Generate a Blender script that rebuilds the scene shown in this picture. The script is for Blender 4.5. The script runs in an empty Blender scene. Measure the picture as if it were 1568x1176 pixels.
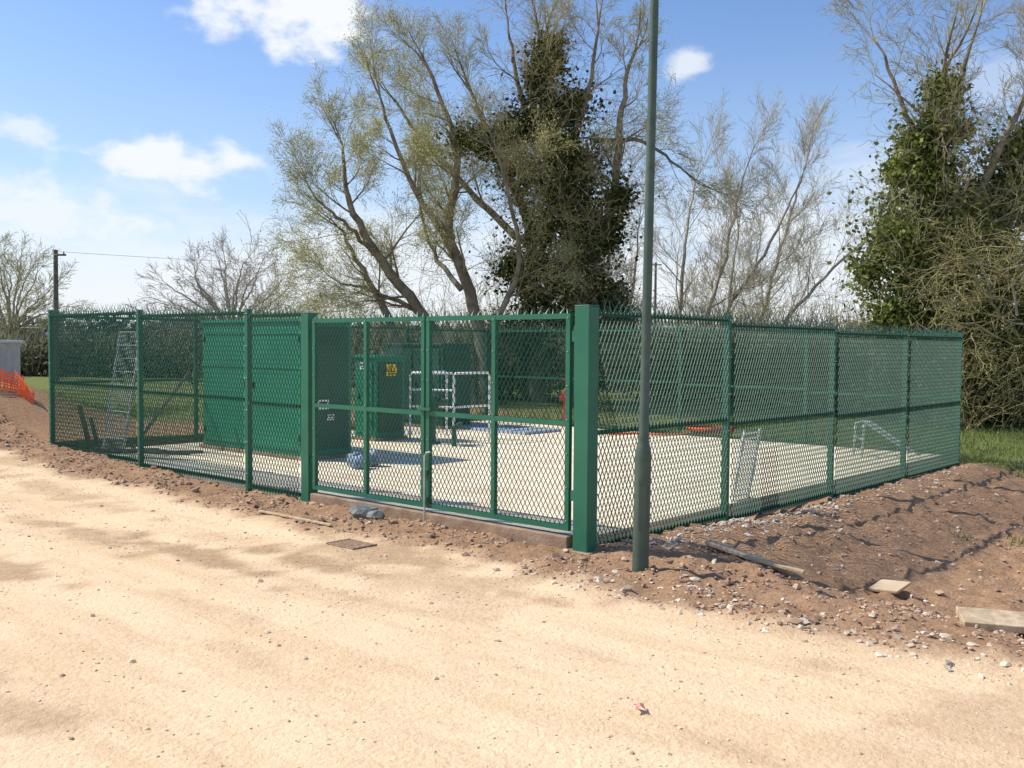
import bpy, math, random
import numpy as np
from mathutils import Vector, noise, Matrix
random.seed(7); np.random.seed(7)
R=random.random; G=random.gauss
scene=bpy.context.scene
scene.view_settings.view_transform='Standard'
try: scene.view_settings.look='None'
except Exception: pass
scene.view_settings.exposure=0

# ---------------------------------------------------------------- helpers
class MB:
    def __init__(s): s.v=[];s.f=[];s.m=[];s.n=0
    def add(s,v,f,m=0):
        v=np.asarray(v,dtype=np.float32).reshape(-1,3); f=np.asarray(f,dtype=np.int64)
        s.v.append(v); s.f.append(f+s.n); s.m.append(np.full(len(f),m,dtype=np.int32)); s.n+=len(v)
    def build(s,name,mats,smooth=False,parent=None,bevel=0):
        V=np.concatenate(s.v); loops=np.concatenate([f.ravel() for f in s.f]).astype(np.int32)
        tot=np.concatenate([np.full(len(f),f.shape[1],dtype=np.int32) for f in s.f])
        st=np.concatenate([[0],np.cumsum(tot)[:-1]]).astype(np.int32)
        me=bpy.data.meshes.new(name)
        me.vertices.add(len(V)); me.vertices.foreach_set('co',V.ravel())
        me.loops.add(len(loops)); me.loops.foreach_set('vertex_index',loops)
        me.polygons.add(len(tot)); me.polygons.foreach_set('loop_start',st); me.polygons.foreach_set('loop_total',tot)
        for m in mats: me.materials.append(m)
        me.polygons.foreach_set('material_index',np.concatenate(s.m))
        me.polygons.foreach_set('use_smooth',np.full(len(tot),smooth))
        me.update(calc_edges=True)
        ob=bpy.data.objects.new(name,me); scene.collection.objects.link(ob)
        if parent: ob.parent=parent
        if bevel:
            b=ob.modifiers.new('bev','BEVEL'); b.width=bevel; b.segments=2; b.limit_method='ANGLE'
        return ob
BF=[(0,1,3,2),(4,6,7,5),(0,4,5,1),(2,3,7,6),(0,2,6,4),(1,5,7,3)]
def box(mb,c,ax,ay,az,m=0):
    c=np.array(c,float);ax=np.array(ax,float);ay=np.array(ay,float);az=np.array(az,float)
    v=[c+i*ax+j*ay+k*az for i in(-1,1) for j in(-1,1) for k in(-1,1)]
    mb.add(v,BF,m)
def bar(mb,p0,p1,side,w,d,m=0):
    p0=np.array(p0,float);p1=np.array(p1,float);side=np.array(side,float)
    z=(p1-p0);L=np.linalg.norm(z);zn=z/L
    s=side-zn*np.dot(side,zn); s/=np.linalg.norm(s); t=np.cross(zn,s)
    box(mb,(p0+p1)/2,s*w/2,t*d/2,z/2,m)
def tube(mb,pts,rs,n=12,m=0,cap=True):
    pts=[np.array(p,float) for p in pts]
    vs=[];N=len(pts)
    for i,p in enumerate(pts):
        d=pts[min(i+1,N-1)]-pts[max(i-1,0)]; d/=np.linalg.norm(d)
        a=np.array([0,0,1.]) if abs(d[2])<.9 else np.array([0,1.,0])
        s=np.cross(d,a); s/=np.linalg.norm(s); t=np.cross(d,s)
        for k in range(n):
            an=2*math.pi*k/n
            vs.append(p+rs[i]*(math.cos(an)*s+math.sin(an)*t))
    f=[(i*n+k,i*n+(k+1)%n,(i+1)*n+(k+1)%n,(i+1)*n+k) for i in range(N-1) for k in range(n)]
    mb.add(vs,f,m)
    if cap:
        mb.add([vs[k] for k in range(n)],[tuple(range(n))],m)
        mb.add([vs[(N-1)*n+k] for k in range(n)],[tuple(range(n))],m)
def segs_mesh(mb,S,n,m=0):
    S=np.array(S,dtype=np.float64); 
    if len(S)==0: return
    p0=S[:,0:3];p1=S[:,3:6];r0=S[:,6:7];r1=S[:,7:8]
    d=p1-p0; L=np.linalg.norm(d,axis=1,keepdims=True); d=d/np.maximum(L,1e-6)
    p1=p1+d*r1*.6
    a=np.where(np.abs(d[:,2:3])<.9,np.array([[0,0,1.]]),np.array([[0,1.,0]]))
    s=np.cross(d,a); s/=np.linalg.norm(s,axis=1,keepdims=True); t=np.cross(d,s)
    V=[]
    for (p,r) in((p0,r0),(p1,r1)):
        for k in range(n):
            an=2*math.pi*k/n
            V.append(p+r*(math.cos(an)*s+math.sin(an)*t))
    V=np.stack(V,axis=1)
    base=(np.arange(len(S))*2*n)[:,None]
    F=np.concatenate([base+np.array([[k,(k+1)%n,n+(k+1)%n,n+k]]) for k in range(n)],axis=0)
    mb.add(V.reshape(-1,3),F,m)
def leaves_mesh(mb,C,size,m=0,flat=0.0,aspect=.6):
    C=np.asarray(C,float).reshape(-1,3);N=len(C)
    if N==0:return
    nrm=np.random.normal(size=(N,3)); nrm[:,2]+=flat; nrm/=np.linalg.norm(nrm,axis=1,keepdims=True)
    a=np.random.normal(size=(N,3)); s=np.cross(nrm,a); s/=np.linalg.norm(s,axis=1,keepdims=True); t=np.cross(nrm,s)
    sz=(size*(.6+.8*np.random.rand(N)))[:,None]
    V=np.stack([C-s*sz*.5,C-t*sz*.5*aspect+s*sz*.05,C+s*sz*.5,C+t*sz*.5*aspect+s*sz*.05],axis=1)
    F=np.arange(N*4).reshape(N,4)
    mb.add(V.reshape(-1,3),F,m)

def mat(name,col,rough=.8,col2=None,scale=5,bump=0,bscale=20,metal=0,island=0,detail=2,spec=.5,trans=0):
    m=bpy.data.materials.new(name); m.use_nodes=True; nt=m.node_tree; N=nt.nodes; L=nt.links
    b=N['Principled BSDF']; b.inputs['Roughness'].default_value=rough; b.inputs['Metallic'].default_value=metal
    b.inputs['Specular IOR Level'].default_value=spec
    tc=N.new('ShaderNodeTexCoord')
    out=None
    if col2:
        nz=N.new('ShaderNodeTexNoise'); nz.inputs['Scale'].default_value=scale; nz.inputs['Detail'].default_value=detail
        L.new(tc.outputs['Object'],nz.inputs['Vector'])
        rp=N.new('ShaderNodeValToRGB'); rp.color_ramp.elements[0].position=.35; rp.color_ramp.elements[1].position=.65
        rp.color_ramp.elements[0].color=(*col,1); rp.color_ramp.elements[1].color=(*col2,1)
        L.new(nz.outputs['Fac'],rp.inputs['Fac']); out=rp.outputs['Color']
        if island:
            g=N.new('ShaderNodeNewGeometry')
            mx=N.new('ShaderNodeMath'); mx.operation='MULTIPLY_ADD'; mx.inputs[1].default_value=island; mx.inputs[2].default_value=0
            L.new(g.outputs['Random Per Island'],mx.inputs[0])
            ad=N.new('ShaderNodeMath'); ad.operation='MULTIPLY_ADD'; ad.inputs[1].default_value=1-island*.6; 
            L.new(nz.outputs['Fac'],ad.inputs[0]); L.new(mx.outputs[0],ad.inputs[2]); L.new(ad.outputs[0],rp.inputs['Fac'])
            rp.color_ramp.elements[0].position=.2; rp.color_ramp.elements[1].position=.95
        L.new(out,b.inputs['Base Color'])
    else: b.inputs['Base Color'].default_value=(*col,1)
    if bump:
        nb=N.new('ShaderNodeTexNoise'); nb.inputs['Scale'].default_value=bscale; nb.inputs['Detail'].default_value=3
        L.new(tc.outputs['Object'],nb.inputs['Vector'])
        bp=N.new('ShaderNodeBump'); bp.inputs['Strength'].default_value=bump; bp.inputs['Distance'].default_value=.02
        L.new(nb.outputs['Fac'],bp.inputs['Height']); L.new(bp.outputs['Normal'],b.inputs['Normal'])
    return m
def dmat(name,a,b,island=0,trans=0,scale=1.0):
    m=bpy.data.materials.new(name); m.use_nodes=True; nt=m.node_tree; N=nt.nodes; L=nt.links
    N.remove(N['Principled BSDF']); d=N.new('ShaderNodeBsdfDiffuse')
    geo=N.new('ShaderNodeNewGeometry'); tc=N.new('ShaderNodeTexCoord'); nz=N.new('ShaderNodeTexNoise'); nz.inputs['Scale'].default_value=scale; nz.inputs['Detail'].default_value=0
    L.new(tc.outputs['Object'],nz.inputs['Vector'])
    ad=N.new('ShaderNodeMath'); ad.operation='ADD'; L.new(geo.outputs['Random Per Island'],ad.inputs[0]); L.new(nz.outputs['Fac'],ad.inputs[1])
    rp=N.new('ShaderNodeMapRange'); rp.inputs['From Min'].default_value=.35; rp.inputs['From Max'].default_value=1.35; L.new(ad.outputs[0],rp.inputs['Value'])
    mx=N.new('ShaderNodeMix'); mx.data_type='RGBA'; L.new(rp.outputs[0],mx.inputs[0]); mx.inputs[6].default_value=(*a,1); mx.inputs[7].default_value=(*b,1)
    L.new(mx.outputs[2],d.inputs['Color']); out=d.outputs[0]
    if trans:
        tr=N.new('ShaderNodeBsdfTranslucent'); L.new(mx.outputs[2],tr.inputs['Color']); ms=N.new('ShaderNodeMixShader'); ms.inputs[0].default_value=trans
        L.new(d.outputs[0],ms.inputs[1]); L.new(tr.outputs[0],ms.inputs[2]); out=ms.outputs[0]
    L.new(out,N['Material Output'].inputs['Surface'])
    return m

M_green=mat('green_paint',(.012,.125,.068),.45,(.018,.15,.084),3,bump=.05,bscale=60)
M_mesh=mat('green_mesh_steel',(.013,.088,.052),.55)
M_fpost=mat('green_post_paint',(.014,.105,.060),.5,(.018,.13,.074),2)
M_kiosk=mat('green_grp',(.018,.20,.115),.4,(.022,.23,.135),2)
M_kioskd=mat('dark_and_shaded_green_grp',(.02,.085,.055),.5,(.025,.10,.065),2)
M_lamp=mat('lamp_column_paint',(.045,.080,.060),.5,(.07,.105,.08),6,bump=.1,bscale=40)
M_galv=mat('galvanised_steel',(.45,.47,.48),.4,(.6,.62,.63),20,metal=.6)
M_white=mat('white_paint',(.75,.76,.76),.5)
M_black=mat('black_plastic',(.02,.02,.02),.5)
M_yellow=mat('yellow_sign',(.8,.55,.03),.5)
M_orange=mat('orange_plastic',(.85,.14,.03),.6)
M_red=mat('red_paint',(.5,.03,.03),.5)
M_blue=mat('blue_bag',(.12,.20,.32),.5,(.36,.41,.46),8)
M_wood=mat('weathered_timber',(.42,.30,.18),.8,(.60,.47,.30),12,bump=.3,bscale=40)
M_woodd=mat('old_timber',(.12,.1,.08),.9,(.2,.17,.14),6)
M_conc=mat('slab_concrete',(.72,.60,.42),.9,(.86,.76,.57),1.6,bump=.3,bscale=60,detail=6)
M_kerb=mat('kerb_concrete',(.25,.165,.105),.9,(.37,.26,.175),6,bump=.4,bscale=40)
M_stone=mat('rubble_stone',(.22,.12,.07),.9,(.54,.39,.27),3,island=.8)
M_pale=mat('pale_rubble',(.38,.29,.2),.9,(.72,.62,.48),3,island=.8)
M_peb=mat('pale_pebbles',(.36,.26,.16),.9,(.78,.62,.44),3,island=.9)
M_rust=mat('rusty_iron',(.25,.16,.10),.85,(.38,.27,.18),30)
M_bark=mat('willow_bark',(.15,.125,.09),.95,(.30,.25,.18),3,bump=.6,bscale=15)
M_barkl=mat('pale_bark',(.30,.26,.20),.95,(.44,.39,.31),3,bump=.4,bscale=15)
M_twig=dmat('twigs',(.27,.24,.14),(.45,.41,.26))
M_twigl=dmat('pale_twigs',(.38,.34,.26),(.56,.51,.41))
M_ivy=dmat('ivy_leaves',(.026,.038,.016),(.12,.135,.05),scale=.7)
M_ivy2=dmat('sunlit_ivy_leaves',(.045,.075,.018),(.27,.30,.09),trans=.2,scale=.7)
M_bud=dmat('spring_leaves',(.45,.45,.14),(.66,.64,.26),trans=.4)
M_hedge=dmat('hedge_leaves',(.045,.055,.026),(.14,.155,.065))
M_hedgeo=dmat('scrub_leaves',(.09,.088,.05),(.23,.21,.12))
M_grass=dmat('grass_blades',(.09,.14,.035),(.26,.31,.10),trans=.25)
M_far=dmat('distant_trees',(.13,.14,.12),(.21,.215,.18))

# ---------------------------------------------------------------- layout frame
P0=np.array([.70,8.9]); g=np.array([.77,-.64]); g=g/np.linalg.norm(g); nf=np.array([g[1],-g[0]])
rr=np.array([.686,.728]); rr/=np.linalg.norm(rr); nr=np.array([rr[1],-rr[0]])
def W(t,u=0,z=0):
    p=P0-g*t+nf*u; return np.array([p[0],p[1],z])
def sm(a,b,x):
    t=min(1,max(0,(x-a)/(b-a))); return t*t*(3-2*t)
def coords(x,y):
    dx=x-P0[0];dy=y-P0[1]
    return dx*g[0]+dy*g[1], dx*nf[0]+dy*nf[1], dx*nr[0]+dy*nr[1], dx*rr[0]+dy*rr[1]
def fbm(x,y,s,o=3,z=0.0):
    return noise.fractal(Vector((x*s,y*s,z)),1.0,2.0,o)
def zones(x,y):
    a,s,q,t=coords(x,y)
    n1=fbm(x,y,.5,4); n2=fbm(x,y,2.0,4,5)
    edge=1.0+.22*n1+.16*n2
    road=sm(edge-.22,edge+.22,s)*sm(-24,-20,a)
    gr=max(sm(10.6,11.8,t+n1*.9+n2*.4)*(1-sm(-.3,.6,s)), sm(-19,-21,a+n1*2)) 
    gr=max(gr, sm(7.5,9.5,q+n1)*(1-sm(-2,-1,s)))
    gr=max(gr, sm(-13.5,-15,a+n1*1.0)*(1-sm(-2,.5,s)))
    return a,s,q,t,road,gr,n1,n2
def gz(x,y,det=True):
    a,s,q,t=coords(x,y)
    r2=x*x+y*y
    inside=(s<-.05 and q<-.05 and t<10.9 and a>-11.6)
    if inside: return -.2
    z=0.0
    z+=.16*sm(-5,-11,a)*(1-sm(1.5,4,s))
    side=sm(.3,-.8,s)*sm(-.3,.1,q)
    z-=.15*sm(.6,4.5,t)*side
    z-=.36*sm(.6,2.6,q)*sm(.5,-1.6,s)
    z+=.09*math.exp(-((q-.5)/.3)**2)*sm(-.3,-1.2,s)*(.5+.8*fbm(x,y,.7,3,8))
    z+=1.05*math.exp(-(((x+10.7)**2+(y-18.9)**2)/4.5))
    if abs(x)<16 and y<30:
        edge=1.0+.22*fbm(x,y,.5,4)
        d=sm(edge+.15,edge-.25,s)
        if s<-.0 and q<0: d=0
        if det:
            c=fbm(x,y,2.3,4,3); c2=fbm(x,y,7,3,9)
            far=sm(.3,1.2,q)*sm(.6,-.6,s)
            z+=d*(.035+(.05+.0*far)*c+(.038+.02*far)*c2)
            z+=(1-d)*(.010*fbm(x,y,.8,4,2)+.003*c2)
            # shallow wheel ruts along the track
            if d<1:
                for rs in (2.3,4.0,4.9,6.6): z-=(1-d)*.012*math.exp(-((s-rs-.25*fbm(a,rs,.25,2,7))/.16)**2)
    else:
        if r2>900: z+=.25*fbm(x,y,.02,3)*min(1,(math.sqrt(r2)-30)/60)
    return z

# ---------------------------------------------------------------- ground
def axis(lo,hi,st,far,gr=1.16):
    c=list(np.arange(lo,hi+1e-6,st)); s=st
    x=c[-1]
    while x<far: s*=gr; x+=s; c.append(x)
    x=c[0]; s=st; pre=[]
    while x>-far: s*=gr; x-=s; pre.append(x)
    return pre[::-1]+c
xs=axis(-12,9.5,.075,1800); ys=axis(1.5,19,.075,1800)
nx,ny=len(xs),len(ys)
V=np.zeros((ny,nx,3)); C=np.zeros((ny,nx,4),dtype=np.float32); C[...,3]=1
PATCH=[(-2.9,8.6,1.2,.2,1),(-1.8,8.4,.9,.18,1),(-4.2,9.4,1.3,.16,.8),(-4.4,8.1,.6,.22,.9),(-2.75,5.05,.4,.16,.7),(-5.9,12.0,1.6,.2,.6),(-1.2,8.75,1.0,.25,.9),(.1,7.3,.5,.13,.7),(-.4,7.5,.6,.10,.6),(-6.6,9.6,1.2,.2,.6),(-1.7,5.9,.4,.08,.35),(1.3,4.4,.4,.07,.35),(-2.3,7.0,.5,.08,.4),(-.9,3.5,.3,.09,.35),(.6,5.9,.5,.06,.3)]
for j,y in enumerate(ys):
    for i,x in enumerate(xs):
        V[j,i]=(x,y,gz(x,y))
        if abs(x)<60 and abs(y)<80:
            a,s,q,t,road,gr,n1,n2=zones(x,y)
            C[j,i,0]=road; C[j,i,1]=gr*(1-road)
            dm=0
            if road>.1:
                fn=fbm(x,y,2.4,5,21)
                for (px,py,ra,rb,st_) in PATCH:
                    dx=x-px;dy=y-py; aa=(dx*g[0]+dy*g[1])/ra; bb=(dx*nf[0]+dy*nf[1])/rb
                    d=aa*aa+bb*bb
                    if d<8: dm=max(dm,st_*sm(1.7,.5,math.sqrt(d)+1.3*fn))
                dm=max(dm,.6*sm(.05,.5,fbm(x,y,.6,4,11)+.4*n2)*(.12+.95*sm(3.2,1.2,s)))
            C[j,i,2]=dm
        else: C[j,i,1]=1
idx=np.arange(nx*ny).reshape(ny,nx)
F=np.stack([idx[:-1,:-1],idx[:-1,1:],idx[1:,1:],idx[1:,:-1]],axis=-1).reshape(-1,4)
mg=bpy.data.materials.new('ground_soil'); mg.use_nodes=True; nt=mg.node_tree; N=nt.nodes; L=nt.links
N.remove(N['Principled BSDF']); bs=N.new('ShaderNodeBsdfDiffuse'); L.new(bs.outputs[0],N['Material Output'].inputs['Surface'])
at=N.new('ShaderNodeAttribute'); at.attribute_name='zone'
sp=N.new('ShaderNodeSeparateColor'); L.new(at.outputs['Color'],sp.inputs[0])
tc=N.new('ShaderNodeTexCoord')
def nz(scale,det=4,vec=None,rough=.6):
    n=N.new('ShaderNodeTexNoise'); n.inputs['Scale'].default_value=scale; n.inputs['Detail'].default_value=det; n.inputs['Roughness'].default_value=rough
    L.new(vec if vec else tc.outputs['Object'],n.inputs['Vector']); return n.outputs['Fac']
def ramp(f,c0,c1,p0=.35,p1=.65):
    r=N.new('ShaderNodeValToRGB'); r.color_ramp.elements[0].position=p0; r.color_ramp.elements[1].position=p1
    r.color_ramp.elements[0].color=(*c0,1); r.color_ramp.elements[1].color=(*c1,1); L.new(f,r.inputs['Fac']); return r.outputs['Color']
def mixc(f,a,b,mode='MIX'):
    m=N.new('ShaderNodeMix'); m.data_type='RGBA'; m.blend_type=mode
    if isinstance(f,float): m.inputs[0].default_value=f
    else: L.new(f,m.inputs[0])
    L.new(a,m.inputs[6]); L.new(b,m.inputs[7]); return m.outputs[2]
mp=N.new('ShaderNodeMapping'); mp.inputs['Rotation'].default_value=(0,0,math.atan2(.64,.77)); L.new(tc.outputs['Object'],mp.inputs['Vector'])
mp2=N.new('ShaderNodeMapping'); mp2.inputs['Scale'].default_value=(.28,1.9,1); L.new(mp.outputs[0],mp2.inputs['Vector'])
nA=nz(1.3,6); nB=nz(11,6,rough=.7); nC=nz(38,4,rough=.7)
roadc=mixc(nA,ramp(nB,(.74,.515,.31),(.88,.665,.425)),ramp(nC,(.77,.55,.34),(.92,.72,.48)))
trk=ramp(nz(1.0,7,mp2.outputs[0],.7),(.84,.80,.74),(1.03,1.02,1.01),.40,.54)
roadc=mixc(.6,roadc,mixc(1.0,roadc,trk,'MULTIPLY'))
dampc=ramp(nB,(.37,.235,.13),(.50,.35,.21))
m1=N.new('ShaderNodeMath'); m1.operation='MULTIPLY'; m1.inputs[1].default_value=.85; L.new(sp.outputs[2],m1.inputs[0])
roadc=mixc(m1.outputs[0],roadc,dampc)
dirt=mixc(nA,ramp(nB,(.20,.108,.058),(.42,.25,.145)),ramp(nC,(.29,.168,.095),(.56,.38,.24)))
grc=ramp(nB,(.11,.13,.045),(.24,.25,.10))
c=mixc(sp.outputs[0],dirt,roadc); c=mixc(sp.outputs[1],c,grc); L.new(c,bs.inputs['Color'])
b1=N.new('ShaderNodeBump'); b1.inputs['Strength'].default_value=.75; b1.inputs['Distance'].default_value=.028; L.new(nz(24,5,rough=.7),b1.inputs['Height'])
L.new(b1.outputs[0],bs.inputs['Normal'])
mb=MB(); mb.add(V.reshape(-1,3),F); ground=mb.build('ground',[mg],smooth=True)
ca=ground.data.color_attributes.new('zone','FLOAT_COLOR','POINT'); ca.data.foreach_set('color',C.reshape(-1))

mb=MB()
def comp(t,u): return P0-g*t+rr*u
c4=[comp(.2,.25),comp(11.2,.25),comp(11.2,10.6),comp(.2,10.6)]
vt=[(*p,.08) for p in c4]+[(*p,-.3) for p in c4]
mb.add(vt,[(0,1,2,3),(0,4,5,1),(1,5,6,2),(2,6,7,3),(3,7,4,0)])
mb.build('concrete_slab',[M_conc])
mb=MB()
bar(mb,W(-.02+.15,.02,.06),W(4.1,.02,.06),(0,0,1),.18,.14,0)
mb.build('gate_kerb',[M_kerb],bevel=.012)

# ---------------------------------------------------------------- fence
def v3(a,z=0): return np.array([a[0],a[1],z])
def mesh_panel(mb,o,ud,nd,Wd,z0,z1,w=.062,h=.125,sw=.0048,m=0):
    H=z1-z0;k=w/h
    for fam in(1,-1):
        c0=-k*H if fam==1 else 0.0
        c1=Wd if fam==1 else Wd+k*H
        c=c0+ .5*w
        while c<c1:
            za=0;zb=H
            if fam==1:
                if c<0: za=max(za,-c/k)
                zb=min(zb,(Wd-c)/k)
            else:
                if c>Wd: za=max(za,(c-Wd)/k)
                zb=min(zb,c/k)
            if zb-za>.03:
                off=.004*fam; n=max(1,int(round((zb-za)/.27)))
                vs=[]; vd=v3(ud)*sw*.5; vn_=v3(nd)*.0045
                for i in range(n+1):
                    zz=za+(zb-za)*i/n; x=c+fam*k*zz
                    p=v3(o)+v3(ud)*x+v3(nd)*off+np.array([0,0,z0+zz])
                    vs+=[p-vd-vn_,p+vd-vn_,p+vd+vn_,p-vd+vn_]
                mb.add(vs,[(i*4+j,i*4+(j+1)%4,i*4+4+(j+1)%4,i*4+4+j) for i in range(n) for j in range(4)],m)
            c+=w
def spikes(mb,o,ud,nd,Wd,z,m=0,hh=.15,p=.042):
    x=.02;i=0
    while x<Wd:
        b=v3(o)+v3(ud)*x+np.array([0,0,z]); s=1 if i%2 else -1
        tip=b+v3(nd)*(.05*s)+v3(ud)*(.035*G(0,.6)+.02*s)+np.array([0,0,hh*(.85+.3*R())])
        w=v3(ud)*.008; d=v3(nd)*.003
        mb.add([b-w-d,b+w-d,b+w+d,b-w+d,tip],[(0,1,4),(1,2,4),(2,3,4),(3,0,4)],m)
        x+=p; i+=1
def longbar(mb,p0,p1,side,w,d,m=0,n=5):
    p0=np.array(p0,float);p1=np.array(p1,float)
    z=(p1-p0);zn=z/np.linalg.norm(z);side=np.array(side,float)
    s=side-zn*np.dot(side,zn); s/=np.linalg.norm(s); t=np.cross(zn,s); vs=[]
    for i in range(n+1):
        p=p0+z*i/n; vs+=[p-s*w/2-t*d/2,p+s*w/2-t*d/2,p+s*w/2+t*d/2,p-s*w/2+t*d/2]
    mb.add(vs,[(i*4+j,i*4+(j+1)%4,i*4+4+(j+1)%4,i*4+4+j) for i in range(n) for j in range(4)]+[(0,1,2,3),(n*4+3,n*4+2,n*4+1,n*4)],m)
def fence_run(name,pts,zb,nd,post_w=.075,top=2.4,bolts=True,first_post=True,sw=.0048):
    mb=MB()
    for i,(p,z) in enumerate(zip(pts,zb)):
        if i>0 or first_post:
            bar(mb,v3(p,z-.3),v3(p,z+top+.06),v3(nd),post_w,post_w*.8,2)
            ud=(pts[min(i+1,len(pts)-1)]-pts[max(i-1,0)]); ud=ud/np.linalg.norm(ud)
            if bolts:
                for k in range(6):
                    zz=z+.25+k*.43
                    for sgn in(-1,1):
                        box(mb,v3(p,zz)+v3(nd)*(post_w/2+.004)+v3(ud)*sgn*.018,v3(ud)*.007,v3(nd)*.006,(0,0,.007),1)
    for i in range(len(pts)-1):
        a=pts[i];b=pts[i+1]; ud=b-a; Wd=np.linalg.norm(ud); ud=ud/Wd
        o=a+ud*.045+nd*.045; Wp=Wd-.09
        z=(zb[i]+zb[i+1])/2
        mesh_panel(mb,o,ud,nd,Wp,z+.06,z+top,sw=sw)
        for zz,hh in((z+top-.02,.045),(z+top/2+.02,.045),(z+.10,.05)):
            longbar(mb,v3(o-nd*.02,zz),v3(o-nd*.02+ud*Wp,zz),(0,0,1),hh,.022,2)
        spikes(mb,o,ud,nd,Wp,z+top)
    return mb.build(name,[M_mesh,M_galv,M_fpost])
lt=[4.32,5.52,8.37,11.4]
fence_run('mesh_security_fence',[P0-g*t for t in lt],[-.02,.01,.06,.11],nf,first_post=False,sw=.0036)
rt=[.12,2.65,5.5,8.2,10.8]
fence_run('mesh_security_fence',[P0+rr*t for t in rt],[-.04,-.08,-.15,-.18,-.16],nr,first_post=False)
cb=P0-g*11.4; cd=P0+rr*10.8; ce=P0-g*11.4+rr*10.8
fence_run('mesh_security_fence',[cb+(ce-cb)*k/4 for k in range(5)],[.10,.06,.04,0,0],-nr,first_post=False,bolts=False,sw=.0042)
fence_run('mesh_security_fence',[cd+(ce-cd)*k/4 for k in range(5)],[-.14,-.08,0,0,0],-nf,first_post=False,bolts=False,sw=.0042)

gate=bpy.data.objects.new('double_gate',None); scene.collection.objects.link(gate)
mb=MB()
for t in(-.02,4.22):
    pw=.17 if t<1 else .15
    bar(mb,W(t,0,-.15),W(t,0,2.385),v3(g),pw,pw,0)
    bar(mb,W(t,0,2.385),W(t,0,2.397),v3(g),pw+.008,pw+.008,0)
    bar(mb,W(t,0,-.02),W(t,0,.03),v3(g),pw+.1,pw+.1,1)
mb.build('gate_posts',[M_green,M_kerb],parent=gate,bevel=.006)
def leaf(t0,t1,name):
    mb=MB(); u=.03; z0=.2; z1=2.32; w=.05
    for t in(t0+w/2,t1-w/2,(t0+t1)/2): bar(mb,W(t,u,z0),W(t,u,z1),v3(g),w,w,0)
    for z in(z0+w/2,z1-w/2,1.25):
        for (ta,tb) in((t0+w,(t0+t1)/2-w/2),((t0+t1)/2+w/2,t1-w)):
            bar(mb,W(ta,u,z),W(tb,u,z),(0,0,1),w,w*.94,0)
    mm=(t0+t1)/2
    for ta,tb in((t0+w,mm-w/2),(mm+w/2,t1-w)):
        o=W(tb,u+.01); mesh_panel(mb,o[:2],g,nf,tb-ta,z0+w,z1-w,w=.058,h=.10,sw=.0030,m=2)
    o=W(t1,u); spikes(mb,o[:2],g,nf,t1-t0,z1,hh=.06,p=.045)
    for z in(.55,2.1):
        tt=t0 if t0<1 else t1
        bar(mb,W(tt-.05 if t0<1 else tt+.05,u,z-.05),W(tt-.05 if t0<1 else tt+.05,u,z+.05),v3(g),.06,.04,0)
    for k in range(7):
        for t in(t0+w/2,t1-w/2,mm):
            box(mb,W(t,u+w/2+.004,z0+.1+k*.33),v3(g)*.005,v3(nf)*.005,(0,0,.005),1)
    return mb.build(name,[M_green,M_galv,M_mesh],parent=gate)
leaf(.14,2.10,'gate_leaf_a'); leaf(2.13,4.09,'gate_leaf_b')
mb=MB()
tube(mb,[W(2.09,.085,.0),W(2.09,.085,.78),W(2.06,.085,.82),W(2.0,.085,.83)],[.011]*4,8,0)
for z in(.3,.6): box(mb,W(2.09,.07,z),v3(g)*.03,v3(nf)*.015,(0,0,.025),1)
bar(mb,W(2.2,.08,1.3),W(2.0,.08,1.3),(0,0,1),.03,.03,1)
mb.build('drop_bolt',[M_galv,M_green],parent=gate)

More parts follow.
